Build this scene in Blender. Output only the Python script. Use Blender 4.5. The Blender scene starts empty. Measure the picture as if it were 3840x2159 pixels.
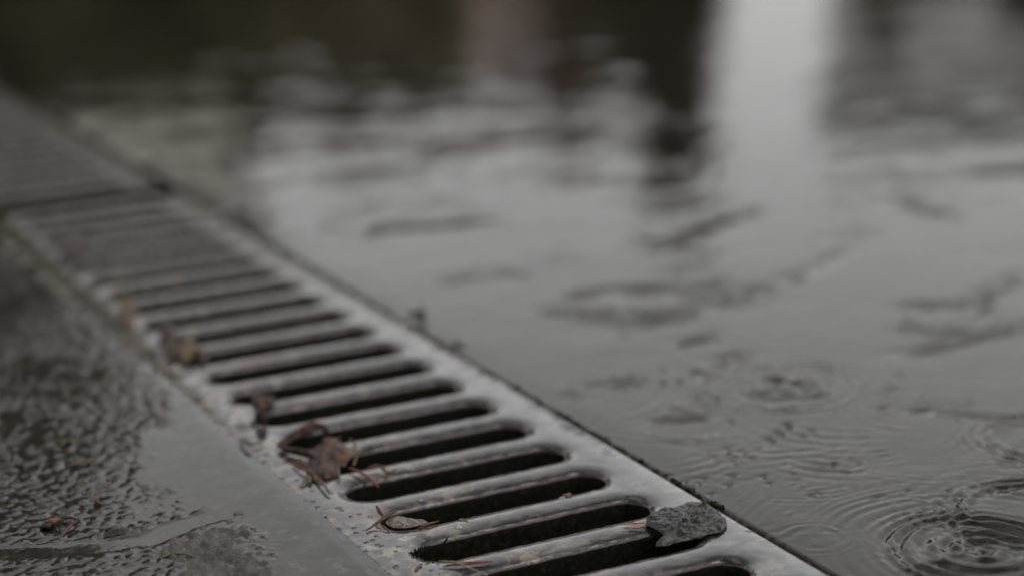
import bpy, bmesh, math, random
import numpy as np
from mathutils import Vector

# ------------------------------------------------------------------ camera, sky, sun, exposure
scene = bpy.context.scene
C = scene.collection
P = 0.028                                   # slot pitch of the grate in metres
CAM = np.array([-10.4366621 * P, -15.8625708 * P, 8.20018809 * P])
PIT, ROL, YAW, FPX = math.radians(15.388), math.radians(-1.877), math.radians(-26.3555), 7423.8
FW = np.array([-math.sin(YAW) * math.cos(PIT), math.cos(YAW) * math.cos(PIT), -math.sin(PIT)])
RT = np.array([math.cos(YAW), math.sin(YAW), 0.0])
UP = np.cross(RT, FW)
R2 = math.cos(ROL) * RT + math.sin(ROL) * UP
U2 = -math.sin(ROL) * RT + math.cos(ROL) * UP


def g(x, y, z=0.0):
    """Where a spot measured on the photograph (3840 px wide) lies on the level z of the ground."""
    d = FW + R2 * (x - 1920) / FPX - U2 * (y - 1079.5) / FPX
    q = CAM + d * (z - CAM[2]) / d[2]
    return np.array([q[0], q[1], z])


cam_data = bpy.data.cameras.new('camera')
cam = bpy.data.objects.new('camera', cam_data)
C.objects.link(cam)
from mathutils import Matrix
cam.matrix_world = Matrix(((R2[0], U2[0], -FW[0], CAM[0]), (R2[1], U2[1], -FW[1], CAM[1]),
                           (R2[2], U2[2], -FW[2], CAM[2]), (0, 0, 0, 1)))
cam_data.sensor_width = 36.0
cam_data.lens = FPX / 3840 * 36.0
cam_data.clip_start = 0.01
cam_data.clip_end = 500
cam_data.dof.use_dof = True
cam_data.dof.focus_distance = 0.597
cam_data.dof.aperture_fstop = cam_data.lens / 1000 / 0.0138
scene.camera = cam

SUN_EL, SUN_AZ = math.radians(72), math.radians(150)
world = bpy.data.worlds.new('World')
scene.world = world
world.use_nodes = True
wn, wl = world.node_tree.nodes, world.node_tree.links
wn.clear()
sky = wn.new('ShaderNodeTexSky')
sky.sky_type = 'NISHITA'
sky.sun_disc = False
sky.sun_elevation = SUN_EL
sky.sun_rotation = SUN_AZ
sky.dust_density = 4.0
hs = wn.new('ShaderNodeHueSaturation')
hs.inputs['Saturation'].default_value = 0.03
bg = wn.new('ShaderNodeBackground')
bg.inputs['Strength'].default_value = 0.12
wo = wn.new('ShaderNodeOutputWorld')
wl.new(sky.outputs[0], hs.inputs['Color'])
tint = wn.new('ShaderNodeMix')
tint.data_type = 'RGBA'
tint.blend_type = 'MULTIPLY'
tint.inputs['Factor'].default_value = 1.0
tint.inputs[7].default_value = (1.0, 0.997, 0.988, 1)      # grey rain cloud, a touch warm
wl.new(hs.outputs[0], tint.inputs[6])
wl.new(tint.outputs[2], bg.inputs['Color'])
wl.new(bg.outputs[0], wo.inputs['Surface'])

sl = bpy.data.lights.new('sun', 'SUN')
sl.energy = 0.5
sl.angle = math.radians(100)
sl.color = (1, 0.97, 0.93)
sun = bpy.data.objects.new('sun', sl)
C.objects.link(sun)
sd = Vector((math.sin(SUN_AZ) * math.cos(SUN_EL), math.cos(SUN_AZ) * math.cos(SUN_EL), math.sin(SUN_EL)))
sun.rotation_euler = (-sd).to_track_quat('-Z', 'Y').to_euler()

scene.view_settings.view_transform = 'Standard'
scene.view_settings.look = 'None'
scene.view_settings.exposure = 1.65
scene.view_settings.gamma = 1.0
scene.cycles.use_denoising = True
scene.cycles.max_bounces = 8
scene.cycles.transparent_max_bounces = 12
scene.cycles.caustics_reflective = False
scene.cycles.caustics_refractive = False

rng = random.Random(7)

# ------------------------------------------------------------------ helpers
def hsh(ix, iy, s):
    v = np.sin(ix * 127.1 + iy * 311.7 + s * 74.7) * 43758.5453
    return v - np.floor(v)


def vnoise(x, y, s=0):
    """smooth value noise in -1..1"""
    ix, iy = np.floor(x), np.floor(y)
    fx, fy = x - ix, y - iy
    fx = fx * fx * fx * (fx * (fx * 6 - 15) + 10)
    fy = fy * fy * fy * (fy * (fy * 6 - 15) + 10)
    a, b = hsh(ix, iy, s), hsh(ix + 1, iy, s)
    c, d = hsh(ix, iy + 1, s), hsh(ix + 1, iy + 1, s)
    return 2 * ((a * (1 - fx) + b * fx) * (1 - fy) + (c * (1 - fx) + d * fx) * fy) - 1


def fbm(x, y, s=0, o=4):
    r, a = 0, 0.5
    for k in range(o):
        r = r + a * vnoise(x * 2.03 ** k + 17.3 * k, y * 2.03 ** k - 9.1 * k, s + k)
        a *= 0.5
    return r


def worley(x, y, s=0):
    """distance to the nearest scattered point, and that point's own random number"""
    ix, iy = np.floor(x), np.floor(y)
    best = np.full(x.shape, 9.0)
    rid = np.zeros(x.shape)
    for dx in (-1, 0, 1):
        for dy in (-1, 0, 1):
            cx, cy = ix + dx, iy + dy
            px, py = cx + hsh(cx, cy, s), cy + hsh(cx, cy, s + 5)
            d = np.hypot(x - px, y - py)
            m = d < best
            best = np.where(m, d, best)
            rid = np.where(m, hsh(cx, cy, s + 11), rid)
    return best, rid


def sstep(a, b, x):
    t = np.clip((x - a) / (b - a), 0, 1)
    return t * t * (3 - 2 * t)


def seg_dist(x, y, pts):
    """distance to a polyline on the ground, and how far along it"""
    best = np.full(x.shape, 9.0)
    for (ax, ay), (bx, by) in zip(pts[:-1], pts[1:]):
        dx, dy = bx - ax, by - ay
        t = np.clip(((x - ax) * dx + (y - ay) * dy) / (dx * dx + dy * dy), 0, 1)
        best = np.minimum(best, np.hypot(x - ax - t * dx, y - ay - t * dy))
    return best


def link(name, me, m, parent=None, smooth=True):
    o = bpy.data.objects.new(name, me)
    C.objects.link(o)
    if m:
        me.materials.append(m)
    if smooth:
        me.polygons.foreach_set('use_smooth', [True] * len(me.polygons))
    if parent:
        o.parent = parent
    return o


def mesh_np(name, v, f):
    me = bpy.data.meshes.new(name)
    v = np.asarray(v, dtype=np.float32)
    f = np.asarray(f, dtype=np.int32)
    n = f.shape[1]
    me.vertices.add(len(v))
    me.vertices.foreach_set('co', v.ravel())
    me.loops.add(f.size)
    me.loops.foreach_set('vertex_index', f.ravel())
    me.polygons.add(len(f))
    me.polygons.foreach_set('loop_start', np.arange(0, f.size, n, dtype=np.int32))
    me.polygons.foreach_set('loop_total', np.full(len(f), n, dtype=np.int32))
    me.update(calc_edges=True)
    me.validate()
    return me


def grid_mesh(name, xs, ys, hfun):
    X, Y = np.meshgrid(xs, ys)
    Z = hfun(X, Y)
    nx, ny = len(xs), len(ys)
    i = np.arange(nx * ny).reshape(ny, nx)
    f = np.stack([i[:-1, :-1], i[:-1, 1:], i[1:, 1:], i[1:, :-1]], -1).reshape(-1, 4)
    return mesh_np(name, np.stack([X, Y, Z], -1).reshape(-1, 3), f)


def graded(a, b, step, grow, fine_to):
    """coordinates from a to b, evenly spaced up to fine_to and then wider and wider"""
    r = list(np.arange(a, fine_to, step))
    s = step
    while r[-1] < b:
        s *= grow
        r.append(r[-1] + s)
    r[-1] = b
    return np.array(r)


def tag(o, label, cat, group=None, kind=None):
    o['label'] = label
    o['category'] = cat
    if group:
        o['group'] = group
    if kind:
        o['kind'] = kind
    return o


class NT:
    """a small wrapper to write node materials briefly"""
    def __init__(s, name):
        s.m = bpy.data.materials.new(name)
        s.m.use_nodes = True
        s.t = s.m.node_tree
        s.t.nodes.clear()
        s.out = s.t.nodes.new('ShaderNodeOutputMaterial')
        s.co = s.t.nodes.new('ShaderNodeTexCoord').outputs['Object']
        s.pos = s.t.nodes.new('ShaderNodeNewGeometry').outputs['Position']

    def n(s, typ, **kw):
        nd = s.t.nodes.new(typ)
        for k, v in kw.items():
            setattr(nd, k, v)
        return nd

    def set(s, sock, v):
        if isinstance(v, bpy.types.NodeSocket):
            s.t.links.new(v, sock)
        else:
            if sock.type == 'RGBA' and len(v) == 3:
                v = (*v, 1)
            sock.default_value = v

    def noise(s, scale, detail=3, rough=0.55, dist=0.0, co=None, stretch=None):
        nd = s.n('ShaderNodeTexNoise')
        co = co or s.pos
        if stretch:
            mp = s.n('ShaderNodeMapping')
            s.t.links.new(co, mp.inputs[0])
            mp.inputs['Scale'].default_value = stretch
            co = mp.outputs[0]
        s.t.links.new(co, nd.inputs['Vector'])
        nd.inputs['Scale'].default_value = scale
        nd.inputs['Detail'].default_value = detail
        nd.inputs['Roughness'].default_value = rough
        nd.inputs['Distortion'].default_value = dist
        return nd.outputs['Fac']

    def voro(s, scale, feature='F1', out='Distance', rnd=1.0):
        nd = s.n('ShaderNodeTexVoronoi', feature=feature)
        s.t.links.new(s.pos, nd.inputs['Vector'])
        nd.inputs['Scale'].default_value = scale
        nd.inputs['Randomness'].default_value = rnd
        return nd.outputs[out]

    def ramp(s, v, a, b, lo=0.0, hi=1.0):
        nd = s.n('ShaderNodeMapRange', interpolation_type='SMOOTHSTEP')
        s.set(nd.inputs['Value'], v)
        s.set(nd.inputs['From Min'], a)
        s.set(nd.inputs['From Max'], b)
        nd.inputs['To Min'].default_value = lo
        nd.inputs['To Max'].default_value = hi
        return nd.outputs[0]

    def math(s, op, a, b=0.0):
        nd = s.n('ShaderNodeMath', operation=op)
        s.set(nd.inputs[0], a)
        s.set(nd.inputs[1], b)
        return nd.outputs[0]

    def mix(s, fac, a, b):
        nd = s.n('ShaderNodeMix', data_type='RGBA')
        s.set(nd.inputs['Factor'], fac)
        s.set(nd.inputs['A'], a) if False else s.set(nd.inputs[6], a)
        s.set(nd.inputs[7], b)
        return nd.outputs[2]

    def xyz(s):
        nd = s.n('ShaderNodeSeparateXYZ')
        s.t.links.new(s.pos, nd.inputs[0])
        return nd.outputs

    def bump(s, h, dist, strength=1.0, normal=None):
        nd = s.n('ShaderNodeBump')
        s.set(nd.inputs['Height'], h)
        nd.inputs['Distance'].default_value = dist
        nd.inputs['Strength'].default_value = strength
        if normal:
            s.t.links.new(normal, nd.inputs['Normal'])
        return nd.outputs[0]

    def principled(s, color, rough=0.5, normal=None, coat=0.0, coat_rough=0.05, ior=1.45, spec=0.5, coat_normal=None, metal=0.0):
        b = s.n('ShaderNodeBsdfPrincipled')
        s.set(b.inputs['Base Color'], color)
        s.set(b.inputs['Roughness'], rough)
        s.set(b.inputs['Metallic'], metal)
        b.inputs['IOR'].default_value = ior
        b.inputs['Specular IOR Level'].default_value = spec
        s.set(b.inputs['Coat Weight'], coat)
        s.set(b.inputs['Coat Roughness'], coat_rough)
        b.inputs['Coat IOR'].default_value = 1.33
        if normal:
            s.t.links.new(normal, b.inputs['Normal'])
        if coat_normal or normal:
            s.t.links.new(coat_normal or normal, b.inputs['Coat Normal'])
        s.t.links.new(b.outputs[0], s.out.inputs['Surface'])
        return s.m


def wet(name, c1, c2, scale=900, rough=0.35, bump=0.0003, bscale=1500, coat=0.8):
    """a wet natural surface in two shades"""
    w = NT(name)
    col = w.mix(w.ramp(w.noise(scale, 3), 0.35, 0.65), c1, c2)
    nb = w.bump(w.noise(bscale, 3), bump)
    return w.principled(col, rough, nb, spec=0.12, coat=coat * 0.45, coat_rough=0.1)


# ------------------------------------------------------------------ materials
def mat_water(name, fine):
    w = NT(name)
    # tiny shivers of the running film, on top of the modelled waves
    nb = w.bump(w.noise(260, 2, stretch=(1.0, 0.45, 1)), fine)
    fr = w.n('ShaderNodeFresnel')
    fr.inputs['IOR'].default_value = 1.33
    w.t.links.new(nb, fr.inputs['Normal'])
    gl = w.n('ShaderNodeBsdfGlossy')
    gl.inputs['Roughness'].default_value = 0.02
    w.t.links.new(nb, gl.inputs['Normal'])
    tr = w.n('ShaderNodeBsdfTransparent')
    tr.inputs['Color'].default_value = (0.96, 0.965, 0.955, 1)
    mx = w.n('ShaderNodeMixShader')
    w.t.links.new(fr.outputs[0], mx.inputs[0])
    w.t.links.new(tr.outputs[0], mx.inputs[1])
    w.t.links.new(gl.outputs[0], mx.inputs[2])
    w.t.links.new(mx.outputs[0], w.out.inputs['Surface'])
    return w.m


def mat_pavement():
    w = NT('wet_concrete')
    base = w.mix(w.ramp(w.noise(28, 4), 0.35, 0.7), (0.015, 0.0135, 0.011), (0.030, 0.027, 0.023))
    base = w.mix(w.math('MULTIPLY', w.ramp(w.noise(700, 2), 0.5, 0.75), 0.5), base, (0.012, 0.010, 0.007))
    # pale grit set in the slab
    d = w.voro(210)
    on = w.ramp(w.voro(210, out='Color'), 0.78, 0.86)
    chip = w.math('MULTIPLY', w.ramp(w.math('ADD', d, w.math('MULTIPLY', w.noise(500, 3), 0.5)), 0.46, 0.34), on)
    base = w.mix(w.math('MULTIPLY', chip, 0.55), base, (0.22, 0.18, 0.125))
    d2 = w.voro(620)
    on2 = w.ramp(w.voro(620, out='Color'), 0.80, 0.95)
    base = w.mix(w.math('MULTIPLY', w.math('MULTIPLY', w.ramp(d2, 0.3, 0.2), on2), 0.4), base, (0.14, 0.12, 0.10))
    # greenish algae
    base = w.mix(w.math('MULTIPLY', w.ramp(w.noise(14, 3), 0.5, 0.75), 0.35), base, (0.018, 0.022, 0.011))
    nb = w.bump(w.noise(900, 3), 0.0003)
    return w.principled(base, 0.8, nb, spec=0.05)


def mat_road():
    w = NT('wet_asphalt')
    x = w.xyz()
    base = w.mix(w.ramp(w.noise(60, 4), 0.35, 0.7), (0.013, 0.0115, 0.009), (0.030, 0.026, 0.021))
    sc = w.voro(240, out='Color')
    base = w.mix(w.math('MULTIPLY', w.ramp(sc, 0.6, 0.8), 0.45), base, (0.055, 0.046, 0.036))
    sc2 = w.voro(380, out='Color')
    base = w.mix(w.math('MULTIPLY', w.ramp(sc2, 0.88, 0.9), 0.6), base, (0.11, 0.08, 0.06))
    base = w.mix(w.math('MULTIPLY', w.ramp(w.noise(150, 3), 0.55, 0.7), 0.6), base, (0.012, 0.011, 0.004))
    # the smooth concrete haunch along the grate
    base = w.mix(w.ramp(x[0], -0.112, -0.100), base, w.mix(w.ramp(w.voro(420, out='Color'), 0.80, 0.95), w.mix(w.ramp(w.noise(130, 4), 0.4, 0.62), (0.014, 0.0135, 0.012), (0.040, 0.038, 0.034)), (0.10, 0.09, 0.075)))
    nb = w.bump(w.noise(1300, 3), 0.0007)
    return w.principled(base, 0.6, nb, spec=0.08, coat=0.9, coat_rough=0.07)


def mat_grate():
    w = NT('wet_cast_iron')
    x = w.xyz()
    left = w.ramp(x[0], -0.010, -0.075)                 # the side worn by silt and lime
    base = w.mix(w.ramp(w.noise(110, 3), 0.35, 0.7), (0.011, 0.011, 0.012), (0.024, 0.024, 0.025))
    # rosy rust bloom
    base = w.mix(w.math('MULTIPLY', w.ramp(w.noise(85, 4, 0.6), 0.44, 0.62), w.math('ADD', w.math('MULTIPLY', left, 0.65), 0.06)), base, (0.080, 0.052, 0.048))
    # pale lime scale in spots
    lime = w.math('MULTIPLY', w.ramp(w.noise(170, 5, 0.65), 0.51, 0.61), w.ramp(w.noise(24, 2), 0.38, 0.58))
    base = w.mix(w.math('MULTIPLY', lime, w.math('MAXIMUM', left, 0.05)), base, (0.125, 0.115, 0.085))
    # bare worn patches on the bars nearest the kerb
    wear = w.math('MULTIPLY', w.ramp(w.noise(95, 5, 0.65, stretch=(0.45, 1, 1)), 0.50, 0.62), w.ramp(x[1], 0.10, 0.035))
    base = w.mix(w.math('MULTIPLY', wear, 0.55), base, (0.125, 0.118, 0.108))
    # bright corroded rims along both long edges
    rim = w.math('MAXIMUM', w.ramp(x[0], 0.0126, 0.0142), w.ramp(x[0], -0.0880, -0.0905))
    base = w.mix(w.math('MULTIPLY', w.math('MULTIPLY', rim, 0.7), w.ramp(w.noise(260, 4), 0.46, 0.6)), base, (0.095, 0.083, 0.068))
    # grime and rust scale creeping from the slots over the lips
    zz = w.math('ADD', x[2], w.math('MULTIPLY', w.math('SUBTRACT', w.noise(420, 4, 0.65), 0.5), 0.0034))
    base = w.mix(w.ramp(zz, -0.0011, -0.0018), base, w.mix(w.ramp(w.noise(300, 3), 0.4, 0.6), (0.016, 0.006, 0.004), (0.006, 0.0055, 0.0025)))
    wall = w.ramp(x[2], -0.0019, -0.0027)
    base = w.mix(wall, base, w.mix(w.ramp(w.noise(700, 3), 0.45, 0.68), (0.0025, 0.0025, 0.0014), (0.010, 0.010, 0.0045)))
    h = w.math('ADD', w.math('MULTIPLY', w.noise(60, 2), 1.2), w.math('MULTIPLY', w.noise(900, 3), 0.04))
    # pits and blisters on the silted side
    pit = w.math('MULTIPLY', w.ramp(w.voro(330), 0.32, 0.12), w.math('MULTIPLY', w.ramp(x[0], -0.074, -0.082), w.ramp(w.voro(330, out='Color'), 0.45, 0.5)))
    h = w.math('ADD', h, w.math('MULTIPLY', pit, 1.5))
    nb = w.bump(h, 0.00038)
    ro = w.math('ADD', w.math('MULTIPLY', wall, 0.35), w.ramp(w.noise(140, 3), 0.4, 0.7, 0.22, 0.42))
    coat = w.ramp(x[2], -0.0026, -0.0018)
    silt = w.math('MULTIPLY', w.ramp(x[1], 0.17, 0.55), w.math('MAXIMUM', w.math('MAXIMUM', w.ramp(x[0], 0.0005, 0.004), w.ramp(x[0], -0.0765, -0.0805)), 0.33))
    silt = w.math('MULTIPLY', silt, w.ramp(w.noise(30, 3), 0.25, 0.5))
    base = w.mix(silt, base, (0.018, 0.017, 0.009))
    coat = w.math('MULTIPLY', coat, w.math('SUBTRACT', 1.0, w.math('MULTIPLY', silt, 0.75)))
    return w.principled(base, ro, nb, spec=0.10, coat=coat, coat_rough=w.ramp(w.noise(75, 3), 0.4, 0.65, 0.06, 0.13))


M = {
    'water': mat_water('rain_water', 0.00008),
    'pool': mat_water('puddle_water', 0.00005),
    'pavement': mat_pavement(),
    'road': mat_road(),
    'grate': mat_grate(),
    'channel': wet('slimy_channel', (0.003, 0.003, 0.002), (0.007, 0.0065, 0.004), 200, coat=0.0),
    'bark': wet('charred_wet_bark', (0.003, 0.003, 0.003), (0.011, 0.0105, 0.010), 500, 0.5, 0.00030, 900, 1.6),
    'orange': wet('orange_needle', (0.12, 0.034, 0.012), (0.20, 0.062, 0.022), 600, 0.4),
    'brown': wet('brown_scale', (0.020, 0.010, 0.006), (0.075, 0.033, 0.017), 500, 0.4),
    'tan': wet('tan_leaf', (0.045, 0.028, 0.016), (0.085, 0.055, 0.033), 300, 0.5),
    'redstem': wet('red_stem', (0.060, 0.015, 0.009), (0.10, 0.028, 0.016), 500, 0.4),
    'darkred': wet('dark_red_needle', (0.040, 0.008, 0.006), (0.085, 0.020, 0.014), 500, 0.35),
    'leafbrown': wet('sodden_leaf', (0.014, 0.0075, 0.005), (0.040, 0.021, 0.014), 300, 0.45),
    'pale': wet('pale_straw', (0.09, 0.07, 0.035), (0.14, 0.11, 0.06), 500, 0.5),
    'green': wet('green_needle', (0.022, 0.026, 0.007), (0.045, 0.047, 0.012), 500, 0.4),
    'dark': wet('black_husk', (0.010, 0.008, 0.007), (0.028, 0.020, 0.015), 500, 0.3),
    'mossy': wet('moss', (0.005, 0.006, 0.0025), (0.015, 0.017, 0.006), 900, 0.8, coat=0.1),
    'white': wet('white_lichen', (0.12, 0.125, 0.12), (0.22, 0.225, 0.22), 900, 0.6, coat=0.4),
    'grit': wet('dark_grit', (0.018, 0.017, 0.016), (0.045, 0.042, 0.038), 400, 0.4),
}

# striped brown bract
_w = NT('striped_bract')
_st = _w.noise(1600, 2, stretch=(1.0, 0.12, 1))
M['stripe'] = _w.principled(_w.mix(_w.ramp(_st, 0.4, 0.6), (0.020, 0.010, 0.007), (0.075, 0.038, 0.025)), 0.4,
                            _w.bump(_st, 0.0006), coat=0.8)

# ------------------------------------------------------------------ grates
XR, XL = 0.0, -2.7684 * P              # ends of the slots
XE, XS = -3.2577 * P, 0.5276 * P       # long edges of the grate
SR = 0.268 * P                         # half width of a slot
FR, FB = 0.226 * P, 0.078 * P          # lip: how far it reaches and how deep it drops


def make_grate(name, k0, k1, x_off=0.0, seed=0):
    """slots k0..k1; every slot is a stadium with a rounded lip in a cell one pitch long"""
    ns, na = 40, 16
    xa, xb = XL + SR, XR - SR
    base = []                                           # (point on the axis, outward normal, point on the cell's edge)
    xs = np.linspace(xa, xb, ns + 1)
    for x in xs[:-1]:
        base.append(((x, 0), (0, -1), (x, -P / 2)))

    def rim(t, xc, xe):                                 # t 0..1 round the end of a cell
        if t <= 0.25:
            return (xc + (xe - xc) * t * 4, -P / 2)
        if t <= 0.75:
            return (xe, -P / 2 + P * (t - 0.25) * 2)
        return (xe + (xc - xe) * (t - 0.75) * 4, P / 2)
    for i in range(na):
        a = -math.pi / 2 + math.pi * i / na
        base.append(((xb, 0), (math.cos(a), math.sin(a)), rim(i / na, xb, XS)))
    for x in xs[::-1][:-1]:
        base.append(((x, 0), (0, 1), (x, P / 2)))
    for i in range(na):
        a = math.pi / 2 + math.pi * i / na
        q = rim(i / na, xa, XE)
        base.append(((xa, 0), (math.cos(a), math.sin(a)), (q[0], -q[1])))
    A = np.array([b[0] for b in base]); Nn = np.array([b[1] for b in base]); E = np.array([b[2] for b in base])
    n = len(base)
    prof = [(-0.0004, -0.024), (0.0, -0.018), (0.0, -0.012), (0.0, -0.008), (0.0, -0.006), (0.0, -FB - 0.0006)]
    for t in (0.0, 0.03, 0.09, 0.18, 0.30, 0.44, 0.58, 0.72, 0.86, 1.0):
        prof.append((FR * t, -FB * (1 - math.sqrt(max(0, 1 - (1 - t) ** 2.0)))))
    V, F = [], []
    for k in range(k0, k1 + 1):
        off = len(V) and sum(len(a) for a in V)
        rings = []
        for li, (d, z) in enumerate(prof):
            q = A + Nn * (SR + d)
            yy = q[:, 1] + k * P
            wob = 0.00028 * fbm(q[:, 0] * 420, yy * 420, 3 + seed) + 0.00016 * fbm(q[:, 0] * 1500, yy * 1500, 8)
            if li < 6:
                wob = wob + (0.0002 + 0.00045 * np.abs(fbm(q[:, 0] * 700, yy * 700 + z * 900, 21))) * min(1.0, (5 - li) * 0.5)
            fade = 1.0 if d < FR * 0.35 else max(0.0, 1 - (d / FR - 0.35) / 0.65)
            q = q + Nn * (wob * fade)[:, None]
            zz = z + 0.0002 * fade * fbm(q[:, 0] * 600, yy * 600, 5) if li >= 5 else np.full(n, z)
            rings.append(np.column_stack([q[:, 0], q[:, 1] + k * P, zz + np.zeros(n)]))
        rings.append(np.column_stack([E[:, 0], E[:, 1] + k * P, np.zeros(n)]))
        V += rings
        for r in range(len(rings) - 1):
            a = off + r * n + np.arange(n)
            b = off + r * n + (np.arange(n) + 1) % n
            F.append(np.stack([a, b, b + n, a + n], -1))
    V = list(np.concatenate(V)); F = list(np.concatenate(F))
    # outer skirt: a small round-over, then straight down
    y0, y1 = (k0 - 0.5) * P, (k1 + 0.5) * P
    # the end cells' borders are joined by a closed strip
    yb = []
    for k in range(k0, k1 + 1):
        for i in range(na // 4, 3 * na // 4):
            yb.append(k * P - P / 2 + P * (i / na - 0.25) * 2)
    yb.append(y1)
    xsb = [XE + (xa - XE) * i / (na // 4) for i in range(na // 4)] + list(xs) + [xb + (XS - xb) * i / (na // 4) for i in range(1, na // 4 + 1)]
    loop = [(x, y0) for x in xsb[:-1]] + [(XS, y) for y in yb[:-1]] + [(x, y1) for x in xsb[::-1][:-1]] + [(XE, y) for y in yb[::-1][:-1]]
    m = len(loop)
    cx, cy = (XE + XS) / 2, (y0 + y1) / 2
    st = len(V)
    for d, z in ((0, 0), (0.0004, -0.00012), (0.0008, -0.0007), (0.0009, -0.004), (0.0009, -0.020)):
        for (x, y) in loop:
            sx = (1 if abs(x - XS) < 1e-9 else -1 if abs(x - XE) < 1e-9 else 0)
            sy = (1 if abs(y - y1) < 1e-9 else -1 if abs(y - y0) < 1e-9 else 0)
            V.append((x + sx * d, y + sy * d, z))
    for r in range(4):
        for i in range(m):
            j = (i + 1) % m
            F.append((st + r * m + j, st + r * m + i, st + (r + 1) * m + i, st + (r + 1) * m + j))
    V = np.array(V); F = np.array(F)
    key = np.round(V / 2e-6).astype(np.int64)
    _, first, inv = np.unique(key, axis=0, return_index=True, return_inverse=True)
    V = V[first]; F = inv.ravel()[F]
    V[:, 0] += x_off
    me = mesh_np(name, V, F)
    bm = bmesh.new(); bm.from_mesh(me)
    bmesh.ops.recalc_face_normals(bm, faces=bm.faces)
    bm.to_mesh(me); bm.free()
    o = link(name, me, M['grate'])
    return o


near = make_grate('drain_grate', -4, 20)
tag(near, 'wet cast iron drain grate with sharp dark slots, bark flake lying across one slot', 'drain grate', 'cast iron channel grates in a row')
far = make_grate('drain_grate', 22, 46, x_off=-0.0035, seed=40)
far.location.y = 0.15 * P
tag(far, 'blurred cast iron drain grate beyond the wide dark gap, running out of the picture', 'drain grate', 'cast iron channel grates in a row')

# trough under the grates
GAPX = XS + 0.0023                     # edge of the paving on the far side of the joint
GL = XE - 0.0010
bm = bmesh.new()
prof = [(GL - 0.004, -0.0035), (GL - 0.0002, -0.0035), (GL - 0.0001, -0.024), (XL - 0.004, -0.025), (XL - 0.002, -0.085), (-0.060, -0.115), (-0.020, -0.115),
        (XR + 0.002, -0.085), (XR + 0.004, -0.025), (GAPX + 0.0001, -0.024), (GAPX + 0.0002, -0.0055), (GAPX + 0.004, -0.0055)]
rows = []
for y in np.linspace(-1.0, 3.0, 41):
    rows.append([bm.verts.new((x, y, z)) for x, z in prof])
for a, b in zip(rows[:-1], rows[1:]):
    for i in range(len(prof) - 1):
        bm.faces.new((a[i], a[i + 1], b[i + 1], b[i]))
me = bpy.data.meshes.new('drain_channel'); bm.to_mesh(me); bm.free()
tag(link('drain_channel', me, M['channel'], smooth=False), 'dark slimy drainage channel seen down through the grate slots', 'drain channel')

# ------------------------------------------------------------------ paving and water beyond the joint
RINGS = [  # centre, wavelength near the crest, crest radius, width, steepness
    (g(3676, 2052), 0.0066, 0.0190, 0.0110, 0.27),
    (g(3676, 2052), 0.0105, 0.0045, 0.0070, 0.24),
    (g(3915, 1915), 0.0060, 0.0230, 0.0090, 0.22),
    (g(2935, 1446), 0.0068, 0.0080, 0.0080, 0.20),
    (g(3180, 1735), 0.0046, 0.0045, 0.0045, 0.10),
    (g(3900, 1640), 0.0050, 0.0200, 0.0070, 0.14),
    (g(2380, 1130), 0.0080, 0.0200, 0.0120, 0.14),
    (g(3560, 1180), 0.0070, 0.0180, 0.0100, 0.12),
    (g(2720, 1090), 0.0075, 0.0120, 0.0100, 0.12),
    (g(3676, 2052), 0.0045, 0.0430, 0.0130, 0.055),
    (g(3676, 2052), 0.0040, 0.0680, 0.0160, 0.030),
    (g(3915, 1915), 0.0042, 0.0480, 0.0140, 0.040),
    (g(2935, 1446), 0.0050, 0.0260, 0.0100, 0.060),
    (g(3420, 1890), 0.0042, 0.0050, 0.0040, 0.07),
    (g(3060, 2010), 0.0042, 0.0085, 0.0050, 0.05),
    (g(3560, 1480), 0.0046, 0.0090, 0.0055, 0.06),
    (g(2620, 1480), 0.0046, 0.0070, 0.0050, 0.05),
    (g(3300, 1420), 0.0050, 0.0100, 0.0060, 0.06),
]
LINES = [  # wave fronts in the sheet of running water: points on the ground, width, steepness
    ([(3230, 1335), (3480, 1300), (3640, 1262), (3840, 1212), (3980, 1180)], 0.0030, 0.30),
    ([(2400, 1572), (2560, 1562), (2730, 1545)], 0.0020, 0.30),
    ([(2850, 1690), (2910, 1620), (2980, 1565)], 0.0015, 0.22),
    ([(2440, 1080), (2680, 1100), (2900, 1065), (3080, 985), (3260, 890)], 0.0042, 0.24),
    ([(2660, 1352), (2740, 1330), (2820, 1320)], 0.0024, 0.30),
    ([(2570, 1385), (2640, 1400), (2690, 1430)], 0.0022, 0.26),
    ([(1900, 1150), (2120, 1160), (2400, 1200), (2560, 1222)], 0.0036, 0.20),
    ([(2500, 1285), (2620, 1265), (2680, 1240)], 0.0026, 0.24),
    ([(3560, 1150), (3720, 1080), (3880, 1000)], 0.0036, 0.22),
    ([(3380, 700), (3480, 770), (3620, 800)], 0.0060, 0.16),
    ([(2390, 860), (2500, 880), (2680, 800), (2900, 760)], 0.0070, 0.22),
    ([(1560, 1060), (1800, 1020), (2050, 1010)], 0.0050, 0.13),
    ([(1250, 860), (1600, 830), (1900, 800)], 0.0080, 0.12),
    ([(3300, 1530), (3560, 1545), (3880, 1570)], 0.0022, 0.16),
    ([(2560, 1770), (2700, 1800), (2900, 1790)], 0.0014, 0.10),
]
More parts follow.
